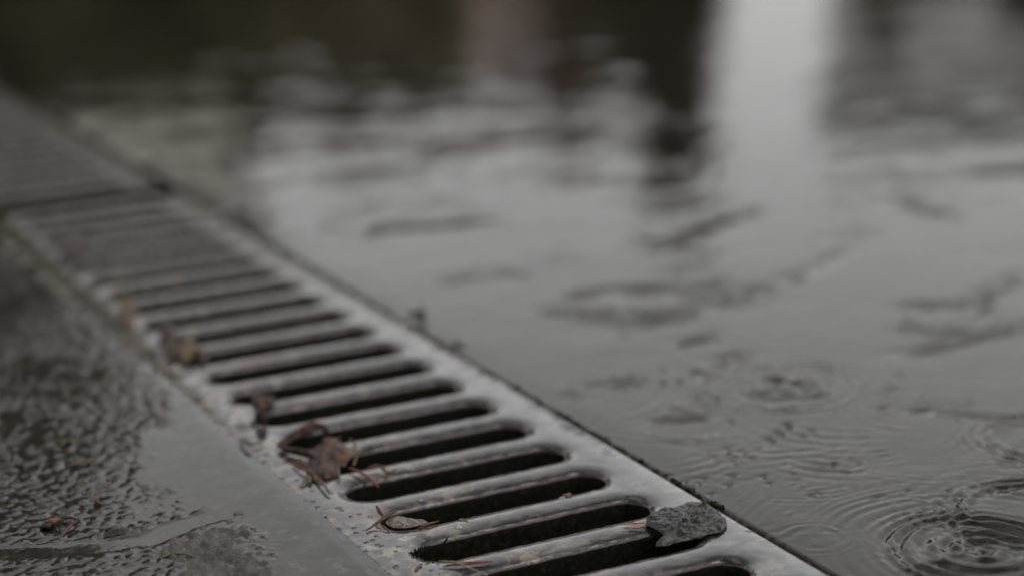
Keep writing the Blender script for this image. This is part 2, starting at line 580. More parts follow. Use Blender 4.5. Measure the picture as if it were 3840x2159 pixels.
DASHES = [  # little dimples in the film where it runs over the grit: x from, x to, y on the photograph's lower right part
    (815, 915, 750), (1010, 1085, 757), (1203, 1243, 745), (1220, 1268, 777), (685, 735, 766), (660, 702, 790), (600, 655, 820), (585, 622, 780), (808, 885, 806), (720, 775, 857),
    (470, 527, 745), (888, 942, 608), (993, 1038, 603), (1035, 1115, 540), (1105, 1165, 500), (1150, 1228, 455), (1262, 1295, 530), (1308, 1350, 497), (830, 885, 440), (1308, 1350, 873),
    (1345, 1392, 858), (1430, 1502, 685), (1055, 1112, 800), (2065, 2112, 925), (2160, 2210, 900), (2105, 2145, 880), (2190, 2245, 870), (2240, 2290, 820), (2295, 2328, 800), (2112, 2150, 845),
    (1965, 2003, 950), (2470, 2570, 800), (2455, 2505, 847), (2365, 2405, 860), (1875, 1915, 842), (1660, 1780, 876), (2035, 2075, 940), (355, 395, 685), (425, 445, 725), (290, 305, 655),
    (530, 560, 800), (960, 1005, 650), (860, 905, 675), (790, 880, 595), (2490, 2520, 412), (1700, 1800, 355), (1890, 2050, 370), (2530, 2570, 650), (2500, 2550, 625), (2540, 2575, 680),
    (440, 480, 140), (430, 500, 215), (530, 590, 200), (330, 370, 190), (610, 690, 150), (750, 860, 100), (850, 960, 75)]
WATER_Z = -0.0006


def water_h(X, Y):
    dist = np.hypot(X - CAM[0], Y - CAM[1])
    h = np.zeros_like(X)
    # slack swell of the sheet, stronger far out where it runs free
    amp = 0.35 + 0.65 * sstep(0.7, 1.3, dist)
    wx = X + 0.02 * fbm(X * 9, Y * 9, 50, 3); wy = Y + 0.02 * fbm(X * 9 + 40, Y * 9, 51, 3)
    h += amp * 0.00044 * fbm(wx * 16, wy * 24, 52, 3)
    h += amp * 0.00010 * fbm(wx * 45, wy * 80, 53, 2)
    # fine wrinkles in drifts
    calm = sstep(-0.15, 0.35, fbm(X * 11, Y * 11, 60, 3))
    near_fade = 1 - sstep(0.85, 1.3, dist)
    a = 0.55
    u = wx * math.cos(a) + wy * math.sin(a); v = -wx * math.sin(a) + wy * math.cos(a)
    h += near_fade * (0.15 + calm) * 0.000110 * fbm(u * 60, v * 230, 61, 2)
    h += (1 - sstep(1.0, 1.5, dist)) * 0.00013 * fbm(u * 34, v * 95, 62, 3) * (0.3 + calm)
    jx = X + 0.0012 * fbm(X * 45, Y * 45, 72, 1); jy = Y + 0.0012 * fbm(X * 45 + 9, Y * 45, 73, 1)
    for c, lam, r0, wd, s in RINGS:
        r = np.hypot(jx - c[0], jy - c[1])
        m = r < r0 + 3 * wd
        q, ang = r[m], np.arctan2(jy - c[1], jx - c[0])[m]
        # shorter waves run ahead of longer ones
        ph = 2 * math.pi * (q - r0) / lam * (1 + 0.30 * (q - r0) / wd)
        brk = 0.65 + 0.9 * vnoise(ang * 1.6 + c[0] * 50, q * 120, 70)
        h[m] += 2.4 * s * lam / (2 * math.pi) * np.exp(-((q - r0) / wd) ** 2) * np.sin(ph) * np.clip(brk, 0.0, 1.25)
    for pts, wd, s in LINES:
        wd, s = wd * 1.8, s * 0.72
        q = [g(px, py)[:2] for px, py in pts]
        d = seg_dist(jx, jy, q)
        m = d < 4 * wd
        ends = np.minimum(np.hypot(X - q[0][0], Y - q[0][1]), np.hypot(X - q[-1][0], Y - q[-1][1]))[m]
        ln = sum(math.dist(a, b) for a, b in zip(q[:-1], q[1:]))
        brk = sstep(0, ln * 0.33, ends) * (0.75 + 0.35 * vnoise(X[m] * 90, Y[m] * 90, 81))
        e = d[m] / wd
        h[m] -= s * wd * 0.9 * np.exp(-e ** 2) * np.cos(1.1 * e) * np.clip(brk, 0.0, 1.3)
    # broken capillary wavelets: short arcs of a few crests each, thrown out by drops and by the drag of the ground
    wr = random.Random(21)
    for k in range(480):
        y0 = wr.uniform(-0.08, 1.05)
        x0 = GAPX + wr.uniform(0.0, 0.12 + 0.45 * (y0 + 0.1))
        dd = math.hypot(x0 - CAM[0], y0 - CAM[1])
        r0 = wr.uniform(0.008, 0.07) * dd / 0.7
        lam = wr.uniform(0.0036, 0.0066) * (dd / 0.62) ** 1.6
        wd = lam * wr.uniform(0.7, 1.8)
        st = wr.uniform(0.05, 0.19) * (1.3 if wr.random() < 0.3 else 0.75)
        st *= 1 - 0.78 * min(1, max(0, (dd - 0.66) / 0.16))
        a0 = wr.gauss(-1.9, 0.8)
        aw = wr.uniform(0.15, 0.5)
        ccx, ccy = x0 - r0 * math.cos(a0), y0 - r0 * math.sin(a0)
        R_ = r0 + 3 * wd
        ia, ib = np.searchsorted(X[0], [ccx - R_, ccx + R_])
        ja, jb = np.searchsorted(Y[:, 0], [ccy - R_, ccy + R_])
        if ib - ia < 3 or jb - ja < 3:
            continue
        sx, sy = jx[ja:jb, ia:ib], jy[ja:jb, ia:ib]
        r = np.hypot(sx - ccx, sy - ccy)
        da = (np.arctan2(sy - ccy, sx - ccx) - a0 + math.pi) % (2 * math.pi) - math.pi
        h[ja:jb, ia:ib] += st * lam / 6.283 * np.exp(-((r - r0) / wd) ** 2 - (da / aw) ** 2) * np.sin(6.283 * (r - r0) / lam)
    for xa, xb, yy in DASHES:
        q = g(2190 + (xa + xb) / 2 / 1.561, 1294 + yy / 1.561)
        dd = math.hypot(q[0] - CAM[0], q[1] - CAM[1])
        su = (xb - xa) / 1.561 / FPX * dd * 0.42
        sv = 0.0016 * (dd / 0.6) ** 2
        ia, ib = np.searchsorted(X[0], [q[0] - 4 * su - 0.012, q[0] + 4 * su + 0.012])
        ja, jb = np.searchsorted(Y[:, 0], [q[1] - 4 * su - 0.012, q[1] + 4 * su + 0.012])
        ex, ey = 0.5 * (jx + X)[ja:jb, ia:ib] - q[0], 0.5 * (jy + Y)[ja:jb, ia:ib] - q[1]
        u = ex * RT[0] + ey * RT[1]
        v = -ex * RT[1] + ey * RT[0] - 0.2 * u
        h[ja:jb, ia:ib] -= 0.28 * sv * np.exp(-(u / su) ** 2 - (v / sv) ** 2) * np.cos(0.9 * v / sv)
    # the film rolls over the edge of the paving into the joint
    h -= 0.0012 * sstep(0.0016, 0.0, X - GAPX) + 0.0003 * sstep(0.014, 0.0, X - GAPX)
    return WATER_Z + h


xs = graded(GAPX, 3.2, 0.00085, 1.012, 0.21)
ys_neg = -graded(0.0, 1.2, 0.00085, 1.06, 0.075)[::-1]
ys = np.concatenate([ys_neg[:-1], graded(0.0, 4.2, 0.00085, 1.010, 0.30)])
wat = link('water', grid_mesh('water', xs, ys, water_h), M['water'])
tag(wat, 'sheet of rain water rippling over the paving on the right of the grate', 'water', kind='structure')


def pav_h(X, Y):
    return -0.0032 + 0.0009 * fbm(X * 12, Y * 12, 90, 3) - 0.0016 * sstep(0.003, 0.0, X - GAPX) * (1 + 0.6 * fbm(X * 90, Y * 90, 91, 2))


pav = link('pavement', grid_mesh('pavement', graded(GAPX, 60, 0.003, 1.05, 0.3), np.concatenate([-graded(0, 20, 0.003, 1.1, 0.1)[::-1][:-1], graded(0, 80, 0.003, 1.05, 0.5)]), pav_h), M['pavement'])
tag(pav, 'flat concrete paving under the rain water on the right', 'pavement', kind='structure')

# ------------------------------------------------------------------ rough asphalt and its puddles on the near side
EDGE = [g(*q)[:2] for q in ((1068, 2159), (1066, 2036), (1000, 1985), (770, 1890), (640, 1804), (640, 1690), (660, 1600), (690, 1530), (640, 1450), (550, 1370), (400, 1240), (220, 1075), (0, 880))]
EY = np.array([e[1] for e in EDGE]); EX = np.array([e[0] for e in EDGE])
_o = np.argsort(EY)
EY, EX = EY[_o], EX[_o]
CHAN = [g(*q)[:2] for q in ((-300, 2080), (0, 2082), (330, 2062), (560, 2030), (690, 1975), (830, 1930), (1000, 1940))]
POND = [g(*q)[:2] for q in ((600, 1620), (590, 1700), (600, 1800))]
LEVEL = 0.0004


def road_h(X, Y):
    bx = np.interp(Y, EY, EX) + 0.004 * fbm(X * 70, Y * 70, 100, 3)
    land = sstep(0.0015, -0.005, X - bx)
    land = land * (1 - 0.9 * sstep(0.0062, 0.0030, seg_dist(X, Y, CHAN) + 0.0022 * fbm(X * 140, Y * 140, 104, 3)))
    land = land * (1 - 0.8 * sstep(0.0065, 0.0030, seg_dist(X, Y, POND) + 0.003 * fbm(X * 120, Y * 120, 105, 3)))
    d1, i1 = worley(X * 250, Y * 250, 3)
    d2, i2 = worley(X * 430 + 3, Y * 430, 9)
    lump = 0.0014 * (1 - sstep(0.0, 0.60, d1)) * (0.2 + i1) + 0.0006 * (1 - sstep(0.05, 0.6, d2)) * i2
    rise = LEVEL - 0.00075 + 0.0022 * fbm(X * 30, Y * 30, 101, 4) + lump
    sunk = LEVEL - 0.0030 + 0.0004 * fbm(X * 30, Y * 30, 102, 3)
    h = sunk + (rise - sunk) * land
    return h


def pool_h(X, Y):
    # the skin of the puddle: level, drawn up round the stones, with small running waves, and curling down on to the iron
    r = road_h(X, Y)
    h = LEVEL + 0.00035 * np.exp(-np.clip(LEVEL - r, 0, 1) / 0.0006)
    wx = X + 0.006 * fbm(X * 30, Y * 30, 114, 2)
    h += 0.00010 * fbm(wx * 70 + 0.5 * Y * 70, Y * 110 - wx * 40, 110, 3) * (0.35 + 0.65 * sstep(0.20, 0.30, Y)) + 0.00012 * fbm(X * 18, Y * 12, 111, 2)
    e = XE + 0.0022 - X + 0.0010 * fbm(X * 40, Y * 90, 112, 3)
    h -= 0.00075 * sstep(0.0085, 0.0, e) + 0.0012 * sstep(0.0006, -0.0006, e)
    # where rain water runs over the lip in threads
    h += 0.00010 * sstep(0.035, 0.0, e) * fbm(X * 25, Y * 210, 113, 2) * sstep(0.10, 0.16, Y)
    return h


lx = -graded(-GL, 60, 0.0007, 1.05, 0.215)[::-1]
ly = np.concatenate([-graded(0, 20, 0.004, 1.2, 0.02)[::-1][:-1], np.arange(0, 0.06, 0.004), graded(0.06, 80, 0.0007, 1.02, 0.36)])
road = link('road', grid_mesh('road', lx, ly, road_h), M['road'])
tag(road, 'rough wet asphalt with puddles on the left of the grate', 'road', kind='structure')
px_ = -graded(-XE - 0.0035, 1.5, 0.0007, 1.08, 0.215)[::-1]
py_ = np.concatenate([-graded(0, 1.0, 0.004, 1.2, 0.02)[::-1][:-1], np.arange(0, 0.06, 0.004), graded(0.06, 2.5, 0.0007, 1.02, 0.36)])
pool = link('puddle_water', grid_mesh('puddle_water', px_, py_, pool_h), M['pool'])
tag(pool, 'smooth shallow puddle water between the rough asphalt and the grate', 'puddle', kind='structure')

# ------------------------------------------------------------------ litter
def tube(name, pts, rad, m, flat=1.0, seg=10, sub=6, wob=0.0):
    """a bent, tapering stem or needle; flat < 1 squashes it upright"""
    pts = [Vector(p) for p in pts]
    n = len(pts)
    if name != 'trunk':
        rad = [r * (0.82 if name != 'shell' else 1.0) for r in rad]
        wob = max(wob, 0.10)
    # smooth the path
    path, rr = [], []
    for i in range(n - 1):
        p0, p1, p2, p3 = pts[max(i - 1, 0)], pts[i], pts[i + 1], pts[min(i + 2, n - 1)]
        for k in range(sub):
            t = k / sub
            path.append(0.5 * ((2 * p1) + (p2 - p0) * t + (2 * p0 - 5 * p1 + 4 * p2 - p3) * t * t + (3 * p1 - p0 - 3 * p2 + p3) * t ** 3))
            rr.append(rad[i] + (rad[i + 1] - rad[i]) * t)
    path.append(pts[-1]); rr.append(rad[-1])
    bm = bmesh.new()
    rings = []
    for i, (q, r) in enumerate(zip(path, rr)):
        t = (path[min(i + 1, len(path) - 1)] - path[max(i - 1, 0)]).normalized()
        s = t.cross(Vector((0, 0, 1)))
        s = s.normalized() if s.length > 1e-4 else Vector((1, 0, 0))
        u = s.cross(t)
        ring = []
        for k in range(seg):
            a = 2 * math.pi * k / seg
            w = 1 + wob * rng.uniform(-1, 1)
            ring.append(bm.verts.new(q + s * (math.cos(a) * r * w) + u * (math.sin(a) * r * flat * w)))
        rings.append(ring)
    for a, b in zip(rings[:-1], rings[1:]):
        for k in range(seg):
            bm.faces.new((a[k], a[(k + 1) % seg], b[(k + 1) % seg], b[k]))
    bm.faces.new(rings[0][::-1]); bm.faces.new(rings[-1])
    me = bpy.data.meshes.new(name); bm.to_mesh(me); bm.free()
    return link(name, me, m)


def flake(name, outline, m, thick=0.0008, lump=0.0004, freq=500, dome=0.0, warp=None, rings=14, nper=130, seed=0, ragged=0.0, octs=4):
    """a leaf or flake with real thickness: the outline (points on the ground) filled by rings that run in to its middle"""
    o = np.array([p[:3] for p in outline], dtype=float)
    seg = np.linalg.norm(np.roll(o, -1, 0) - o, axis=1)
    cum = np.concatenate([[0], np.cumsum(seg)])
    oc = np.vstack([o, o[:1]])
    t = np.linspace(0, cum[-1], nper, endpoint=False)
    rim = np.stack([np.interp(t, cum, oc[:, i]) for i in range(3)], -1)
    c = rim.mean(0)
    if ragged:
        rad = rim - c
        rad *= (1 + ragged * (fbm(t * 900, t * 0, seed, 3)))[:, None]
        rim = c + rad
    V, F = [], []
    lev = [1.0 - (i / rings) ** 1.2 for i in range(rings)] + [0.0]
    size = np.linalg.norm(rim - c, axis=1).mean()

    def top(p, l):
        z = thick * min(1, (1 - l) * 6 + 0.45) + dome * (1 - l * l)
        return z + lump * fbm(p[:, 0] * freq, p[:, 1] * freq, seed, octs) * (1.0 if l < 0.95 else 0.6)
    for l in lev[:-1]:
        p = c + (rim - c) * l
        p = p.copy(); p[:, 2] += top(p, l)
        V.append(p)
    p = c + (rim - c) * 0.06
    p = p.copy(); p[:, 2] += top(p, 0.06)
    V.append(p)
    for l in (1.0, 0.5, 0.06):
        p = (c + (rim - c) * l).copy()
        p[:, 2] += dome * (1 - l * l) * 0.9 + (0 if l == 1 else 0.05 * thick)
        V.append(p)
    V = np.concatenate(V)
    nr = len(lev)
    a = np.arange(nper); b = (a + 1) % nper
    for r in range(nr - 1):
        F.append(np.stack([r * nper + a, r * nper + b, (r + 1) * nper + b, (r + 1) * nper + a], -1))
    lo = nr * nper
    F.append(np.stack([a, b, lo + b, lo + a], -1)[:, ::-1])
    for r in (0, 1):
        F.append(np.stack([lo + r * nper + b, lo + r * nper + a, lo + (r + 1) * nper + a, lo + (r + 1) * nper + b], -1))
    F = np.concatenate(F)
    if warp:
        V = warp(V, c)
    me = mesh_np(name, V, F)
    bm = bmesh.new(); bm.from_mesh(me)
    for start in ((nr - 1) * nper, lo + 2 * nper):
        bm.verts.ensure_lookup_table()
        bm.faces.new([bm.verts[start + i] for i in range(nper)])
    bmesh.ops.recalc_face_normals(bm, faces=bm.faces)
    bm.to_mesh(me); bm.free()
    return link(name, me, m)


def lump(name, c, size, m, seed=0, rough=0.35, freq=3.0, sub=3):
    """an uneven crumb or pebble resting at c"""
    bm = bmesh.new()
    bmesh.ops.create_icosphere(bm, subdivisions=sub, radius=1.0)
    for v in bm.verts:
        p = np.array(v.co)
        n = float(fbm(np.array([p[0] * freq * 0.5 + p[2]]), np.array([p[1] * freq * 0.5 - p[2] * 0.7]), seed, 3)[0])
        v.co = Vector((p[0] * size[0], p[1] * size[1], p[2] * size[2])) * (1 + rough * n * 1.6)
    me = bpy.data.meshes.new(name); bm.to_mesh(me); bm.free()
    o = link(name, me, m)
    o.location = c
    return o


def up(q, z):
    return (q[0], q[1], z)


def cr2(x, y, z=0.0):
    return g(2200 + x / 4.022, 1799 + y / 4.022, z)


def cr5(x, y, z=0.0):
    return g(1200 + x / 4.022, 1799 + y / 4.022, z)


def cz2(x, y, z=0.0):
    return g(900 + x / 1.6855, 1300 + y / 1.6855, z)


def cz3(x, y, z=0.0):
    return g(1300 + x / 2.59, 1600 + y / 2.59, z)


# bark flake over a slot
ol = [cr2(*q, 0.0004) for q in ((895, 600), (935, 545), (1000, 500), (1160, 442), (1330, 432), (1560, 350), (1690, 342), (1835, 385), (1960, 480), (2060, 560), (2110, 640), (2105, 710),
                               (2035, 775), (1940, 815), (1830, 835), (1700, 885), (1600, 880), (1500, 905), (1380, 925), (1260, 950), (1110, 985), (1045, 930), (1060, 870), (1175, 800), (1120, 770), (960, 725), (900, 690))]
def sag(V, c):
    d = sstep(SR * 1.1, 0.0, np.abs(V[:, 1] - P)) * sstep(0.001, -0.006, V[:, 0])
    V[:, 2] -= 0.0016 * d
    return V


tag(flake('bark_flake', ol, M['bark'], thick=0.0008, lump=0.0010, freq=560, octs=3, dome=0.0002, seed=31, ragged=0.05, rings=22, nper=220, warp=sag), 'flat dark wet bark flake lying over a slot end at the joint', 'bark flake')
a, b = cr2(1790, 390), cr2(1845, 400)
tag(tube('bud_scale', [up(a, 0.0008), up(a, 0.0022) + np.array([-0.0006, 0.0004, 0.0]), up(a, 0.0046) + np.array([-0.0020, 0.0008, 0.0])], [0.0022, 0.0018, 0.0001], M['dark'], flat=0.35),
    'tiny pointed black bud scale standing up at the back corner of the bark flake', 'bud scale')
tag(tube('twig_crumb', [cr2(1580, 545, 0.0022), cr2(1630, 480, 0.0025), cr2(1665, 440, 0.0026)], [0.0004, 0.0007, 0.0005], M['dark'], wob=0.3), 'tiny black twig crumb lying on top of the bark flake', 'twig crumb')
tag(tube('pine_needle', [cr2(560, 660, 0.0007), cr2(730, 652, 0.0008), cr2(905, 636, 0.0009)], [0.00042, 0.00048, 0.00030], M['orange'], flat=0.6), 'straight orange pine needle, upper of two touching the bark flake', 'pine needle', 'orange needles beside the bark flake')
tag(tube('pine_needle', [cr2(640, 738, 0.0003), cr2(720, 712, 0.0005), cr2(800, 712, 0.0005), cr2(885, 685, 0.0008)], [0.0003, 0.00048, 0.00045, 0.0003], M['orange'], flat=0.6), 'curved orange pine needle, lower of two touching the bark flake', 'pine needle', 'orange needles beside the bark flake')

# brown bracts by the left end of a slot
tag(tube('dry_bract', [cr5(690, 765, 0.0004), cr5(850, 650, 0.0012), cr5(1010, 540, 0.0022), cr5(1155, 445, 0.0030)], [0.0002, 0.0007, 0.00085, 0.00015], M['brown'], flat=0.7, wob=0.06), 'long pointed brown bract leaning across the striped leaf scrap', 'bract')
tag(tube('dry_twig', [cr5(945, 535, 0.0002), cr5(895, 470, 0.0016), cr5(850, 385, 0.0028)], [0.0006, 0.0007, 0.0004], M['brown'], wob=0.15), 'short blunt brown twig standing up behind the leaning bract', 'twig')
tag(tube('dry_bract', [cr5(905, 660, 0.0006), cr5(980, 720, 0.0006), cr5(1050, 778, 0.0002)], [0.0003, 0.0006, 0.0002], M['brown'], flat=0.6), 'small brown bract pointing out below the leaning bract', 'bract')
ol = [cr5(*q, 0.0003) for q in ((990, 640), (1080, 590), (1180, 575), (1300, 590), (1450, 615), (1560, 625), (1640, 645), (1560, 680), (1420, 710), (1250, 735), (1120, 730), (1030, 690))]
tag(flake('leaf_scrap', ol, M['stripe'], thick=0.0006, lump=0.0004, freq=500, dome=0.0009, seed=5), 'striped reddish brown leaf scrap sagging into the slot behind the leaning bract', 'leaf scrap')
tag(tube('dry_twig', [cr5(1490, 730, 0.0003), cr5(1620, 670, 0.0006), cr5(1790, 618, 0.0004)], [0.0003, 0.0006, 0.0003], M['brown'], wob=0.12), 'thin brown twig along the bar edge at the tip of the striped leaf scrap', 'twig')

# lichen flecks with rust flakes on the bars
for (x, y, s, lab) in ((1722, 1957, 1.0, 'white lichen fleck on the bar right of the striped leaf scrap'), (2109, 1849, 0.8, 'white lichen fleck on the bar left of the bark flake, behind the orange needles'),
                       (1577, 1857, 0.6, 'small white lichen fleck on the bar behind the leaning bract'), (1946, 1756, 0.6, 'small pale lichen fleck on the bar, farthest of the white flecks')):
    tag(lump('lichen_fleck', up(g(x, y + 16, 0.0), -0.0002), (0.0013 * s, 0.0011 * s, 0.0006 * s), M['white'], seed=int(x), freq=6), lab, 'lichen', 'white flecks on the bars')
tag(flake('rust_flake', [cr5(*q, -0.0002) for q in ((2080, 600), (2160, 580), (2215, 605), (2240, 645), (2170, 630), (2110, 625))], M['brown'], thick=0.0004, seed=9, nper=60, rings=6), 'thin brown rust flake lifting beside the largest white lichen fleck', 'rust flake')
tag(flake('rust_flake', [g(*q, -0.0002) for q in ((2108, 1854), (2135, 1848), (2148, 1858), (2130, 1866), (2114, 1862))], M['brown'], thick=0.0004, seed=19, nper=60, rings=6), 'thin rust flake lifting beside the lichen fleck behind the orange needles', 'rust flake')

# moss tuft in the left end of the nearest whole slot
def moss(name, spots, n, hgt, m, seed, label):
    r = random.Random(seed)
    bm = bmesh.new()
    for _ in range(n):
        (x, y, z, rad) = r.choice(spots)
        a, d = r.uniform(0, 6.28), rad * math.sqrt(r.random())
        c = Vector((x + d * math.cos(a), y + d * math.sin(a), z))
        h = hgt * r.uniform(0.4, 1.2)
        lean = Vector((r.uniform(-.7, .7), r.uniform(-.7, .7), 1)).normalized() * h
        w = Vector((math.cos(a * 3), math.sin(a * 3), 0)) * h * 0.22
        q = [bm.verts.new(c - w), bm.verts.new(c + w), bm.verts.new(c + lean * 0.6 + w * 0.8), bm.verts.new(c + lean), bm.verts.new(c + lean * 0.6 - w * 0.8)]
        bm.faces.new(q)
    me = bpy.data.meshes.new(name); bm.to_mesh(me); bm.free()
    o = link(name, me, m)
    return tag(o, label, 'moss', kind='stuff')


ms = []
for (x, y, r) in ((1400, 1090, 0.0012), (1440, 1150, 0.0016), (1500, 1040, 0.0014), (1530, 1200, 0.0016), (1600, 1230, 0.0014), (1680, 1240, 0.0012), (1580, 1000, 0.001)):
    q = cr5(x, y)
    ms.append((q[0], q[1], -0.0022, r))
moss('moss', ms, 900, 0.0022, M['mossy'], 3, 'dark green moss tuft in the left end of the slot at the bottom')
tag(tube('bark_splinter', [cr5(1835, 985, -0.001), cr5(1890, 915, 0.0008), cr5(1945, 835, 0.0030)], [0.0005, 0.0007, 0.0001], M['dark'], flat=0.4), 'thin dark splinter poking up from the lip of the slot with the moss tuft', 'splinter')

# needles at the bottom edge
tag(tube('pine_needle', [cz3(935, 1350, 0.0004), cz3(1100, 1328, 0.0010), cz3(1280, 1312, 0.0008), cz3(1425, 1302, 0.0005)], [0.0003, 0.0010, 0.0009, 0.0003], M['darkred'], flat=0.6), 'dark red flat needle lying along the bar below the mossy slot', 'needle')
tag(tube('grass_straw', [cz3(890, 1300, 0.0012), cz3(1060, 1312, 0.0014), cz3(1200, 1370, 0.0010), cz3(1370, 1440, 0.0005)], [0.0002, 0.0005, 0.0005, 0.0003], M['pale'], flat=0.6), 'pale bent straw crossing the dark red needle at the bottom edge', 'straw')
tag(tube('pine_needle', [cz3(663, 1395, 0.0003), cz3(725, 1330, 0.0005)], [0.0004, 0.0006], M['darkred'], flat=0.5), 'short dark red needle stub on the iron just below the moss tuft', 'needle')

# tangle with the curled leaf
def strip(name, line, width, m, label, cat):
    """a narrow leaf standing on edge along a bent line; it leans and has thickness"""
    bm = bmesh.new()
    rows = []
    n = len(line)
    for i, (p, h) in enumerate(line):
        t = Vector(line[min(i + 1, n - 1)][0]) - Vector(line[max(i - 1, 0)][0])
        s = Vector((t.y, -t.x, 0)).normalized() * 0.00025
        p = Vector(p)
        top = p + Vector((0.0, 0.0, h)) + s * 3
        rows.append([bm.verts.new(p - s), bm.verts.new(p + s), bm.verts.new((p + top) / 2 + s * 2.2), bm.verts.new(top + s), bm.verts.new(top - s), bm.verts.new((p + top) / 2 - s * 0.2)])
    for a, b in zip(rows[:-1], rows[1:]):
        for k in range(6):
            bm.faces.new((a[k], a[(k + 1) % 6], b[(k + 1) % 6], b[k]))
    bm.faces.new(rows[0][::-1]); bm.faces.new(rows[-1])
    bmesh.ops.subdivide_edges(bm, edges=bm.edges[:], cuts=1, use_grid_fill=True, smooth=0.6)
    me = bpy.data.meshes.new(name); bm.to_mesh(me); bm.free()
    return tag(link(name, me, m), label, cat)


curl = [((560, 560), 0.0010), ((520, 528), 0.0020), ((470, 535), 0.0030), ((410, 560), 0.0030), ((320, 605), 0.0024), ((245, 640), 0.0012), ((300, 668), 0.0020), ((380, 690), 0.0026), ((450, 705), 0.0026), ((500, 730), 0.0014)]
strip('curled_leaf', [(cz2(x, y, 0.0006), h * 1.2) for (x, y), h in curl], 0, M['leafbrown'], 'curled brown leaf folded to a point at the slot end, in the tangle', 'leaf')
ol = [cz2(*q, 0.0004) for q in ((440, 650), (520, 625), (600, 670), (640, 740), (620, 815), (540, 840), (470, 805), (430, 730))]
tag(flake('sodden_leaf', ol, M['leafbrown'], thick=0.0008, lump=0.0020, freq=300, octs=3, dome=0.0012, seed=12, nper=80), 'crumpled dark brown leaf in the middle of the tangle under the curled leaf', 'leaf')
T = 'stems in the tangle on the bars'
tag(tube('red_stem', [cz2(570, 612, 0.0000), cz2(605, 590, 0.0010), cz2(635, 568, 0.0020)], [0.0004, 0.0005, 0.0003], M['redstem']), 'short red stem standing in the slot behind the curled leaf', 'stem', T)
tag(tube('pale_stem', [cz2(690, 580, 0.0022), cz2(730, 620, 0.0022), cz2(735, 690, 0.0012), cz2(716, 752, 0.0)], [0.0003, 0.0006, 0.0006, 0.0004], M['tan']), 'pale bent stem hooked over the bar right of the curled leaf', 'stem', T)
tag(tube('red_stem', [cz2(690, 765, 0.0010), cz2(760, 790, 0.0016), cz2(825, 835, 0.0010), cz2(875, 885, 0.0)], [0.0004, 0.0006, 0.0006, 0.0003], M['redstem']), 'long red stem arching down toward the slot in the tangle', 'stem', T)
tag(tube('brown_stem', [cz2(790, 775, 0.0010), cz2(860, 750, 0.0018), cz2(905, 770, 0.0014), cz2(940, 800, 0.0010), cz2(985, 770, 0.0020)], [0.0003, 0.0006, 0.0007, 0.0009, 0.0002], M['brown'], wob=0.15), 'brown hooked stem at the right end of the tangle', 'stem', T)
tag(tube('green_stem', [cz2(615, 740, 0.0012), cz2(624, 800, 0.0008), cz2(622, 862, 0.0)], [0.0004, 0.0007, 0.0003], M['green']), 'dull green stub hanging below the tangle over the bar', 'stem', T)
tag(tube('red_stem', [cz2(540, 745, 0.0016), cz2(575, 785, 0.0014), cz2(600, 820, 0.0006)], [0.0004, 0.0006, 0.0003], M['redstem']), 'red stem lying over the crumpled dark leaf in the tangle', 'stem', T)
tag(tube('brown_stem', [cz2(375, 700, 0.0012), cz2(430, 755, 0.0012), cz2(500, 800, 0.0008)], [0.0003, 0.0005, 0.0004], M['brown']), 'brown stem running under the lower fold of the curled leaf', 'stem', T)
for i, (q, lab) in enumerate(((((440, 770), (415, 830), (385, 890)), 'brown green sprig at the lower left foot of the tangle, leaning left'), (((445, 775), (440, 840), (432, 880)), 'brown green sprig at the lower left foot of the tangle, hanging straight'),
                       (((450, 775), (480, 830), (500, 880)), 'brown green sprig at the lower left foot of the tangle, leaning right'))):
    tag(tube('sprig', [cz2(*q[0], 0.0012), cz2(*q[1], 0.0012), cz2(*q[2], 0.0003)], [0.0004, 0.0007, 0.0003], M['green' if i == 2 else 'brown'], flat=0.5), lab, 'sprig', T)

# standing leaf and needle farther along
ol = [g(*q, 0.0) for q in ((955, 1590), (975, 1600), (1005, 1598), (1000, 1570), (985, 1545), (965, 1560))]
q0, q1 = g(962, 1596), g(1003, 1600)
strip('dead_leaf', [(up(q0, 0.0003), 0.0040), (up(q0 * 0.6 + q1 * 0.4, 0.0004), 0.0062), (up(q1, 0.0003), 0.0042)], 0, M['leafbrown'], 'brown leaf standing on edge at a slot end, beyond the tangle', 'leaf')
tag(tube('pine_needle', [g(878, 1594, 0.0006), g(915, 1592, 0.0008), g(962, 1591, 0.0006)], [0.0003, 0.0006, 0.0004], M['green']), 'green needle lying at the foot of the leaf standing on edge', 'needle')
for (outl, m, lab, sd) in ((((610, 1255), (640, 1240), (655, 1275), (660, 1320), (640, 1345), (618, 1320)), 'leafbrown', 'crumpled brown leaf at a slot end, left one of a touching pair', 2),
                           (((665, 1325), (690, 1295), (725, 1292), (740, 1320), (720, 1345), (690, 1352)), 'tan', 'crumpled pinkish brown leaf at a slot end, right one of a touching pair', 3),
                           (((458, 1145), (490, 1130), (505, 1160), (498, 1205), (475, 1215), (455, 1180)), 'tan', 'blurred tan leaf at the left end of a slot, farther than the pair', 4),
                           (((248, 915), (275, 905), (300, 925), (296, 965), (262, 975), (245, 945)), 'leafbrown', 'blurred dark brown leaf at the left edge of the grate, farthest of the leaves', 6),
                           (((740, 1205 + 135), (765, 1200 + 130), (780, 1345), (765, 1360), (745, 1355)), 'leafbrown', 'small brown leaf bit on a bar right of the pinkish brown leaf', 7)):
    tag(flake('dead_leaf', [g(*(np.mean(outl, 0) + 1.35 * (np.array(q) - np.mean(outl, 0))), 0.0006) for q in outl], M[m], thick=0.001, lump=0.0034, freq=160, dome=0.0025, seed=sd, nper=80, ragged=0.12), lab, 'leaf')

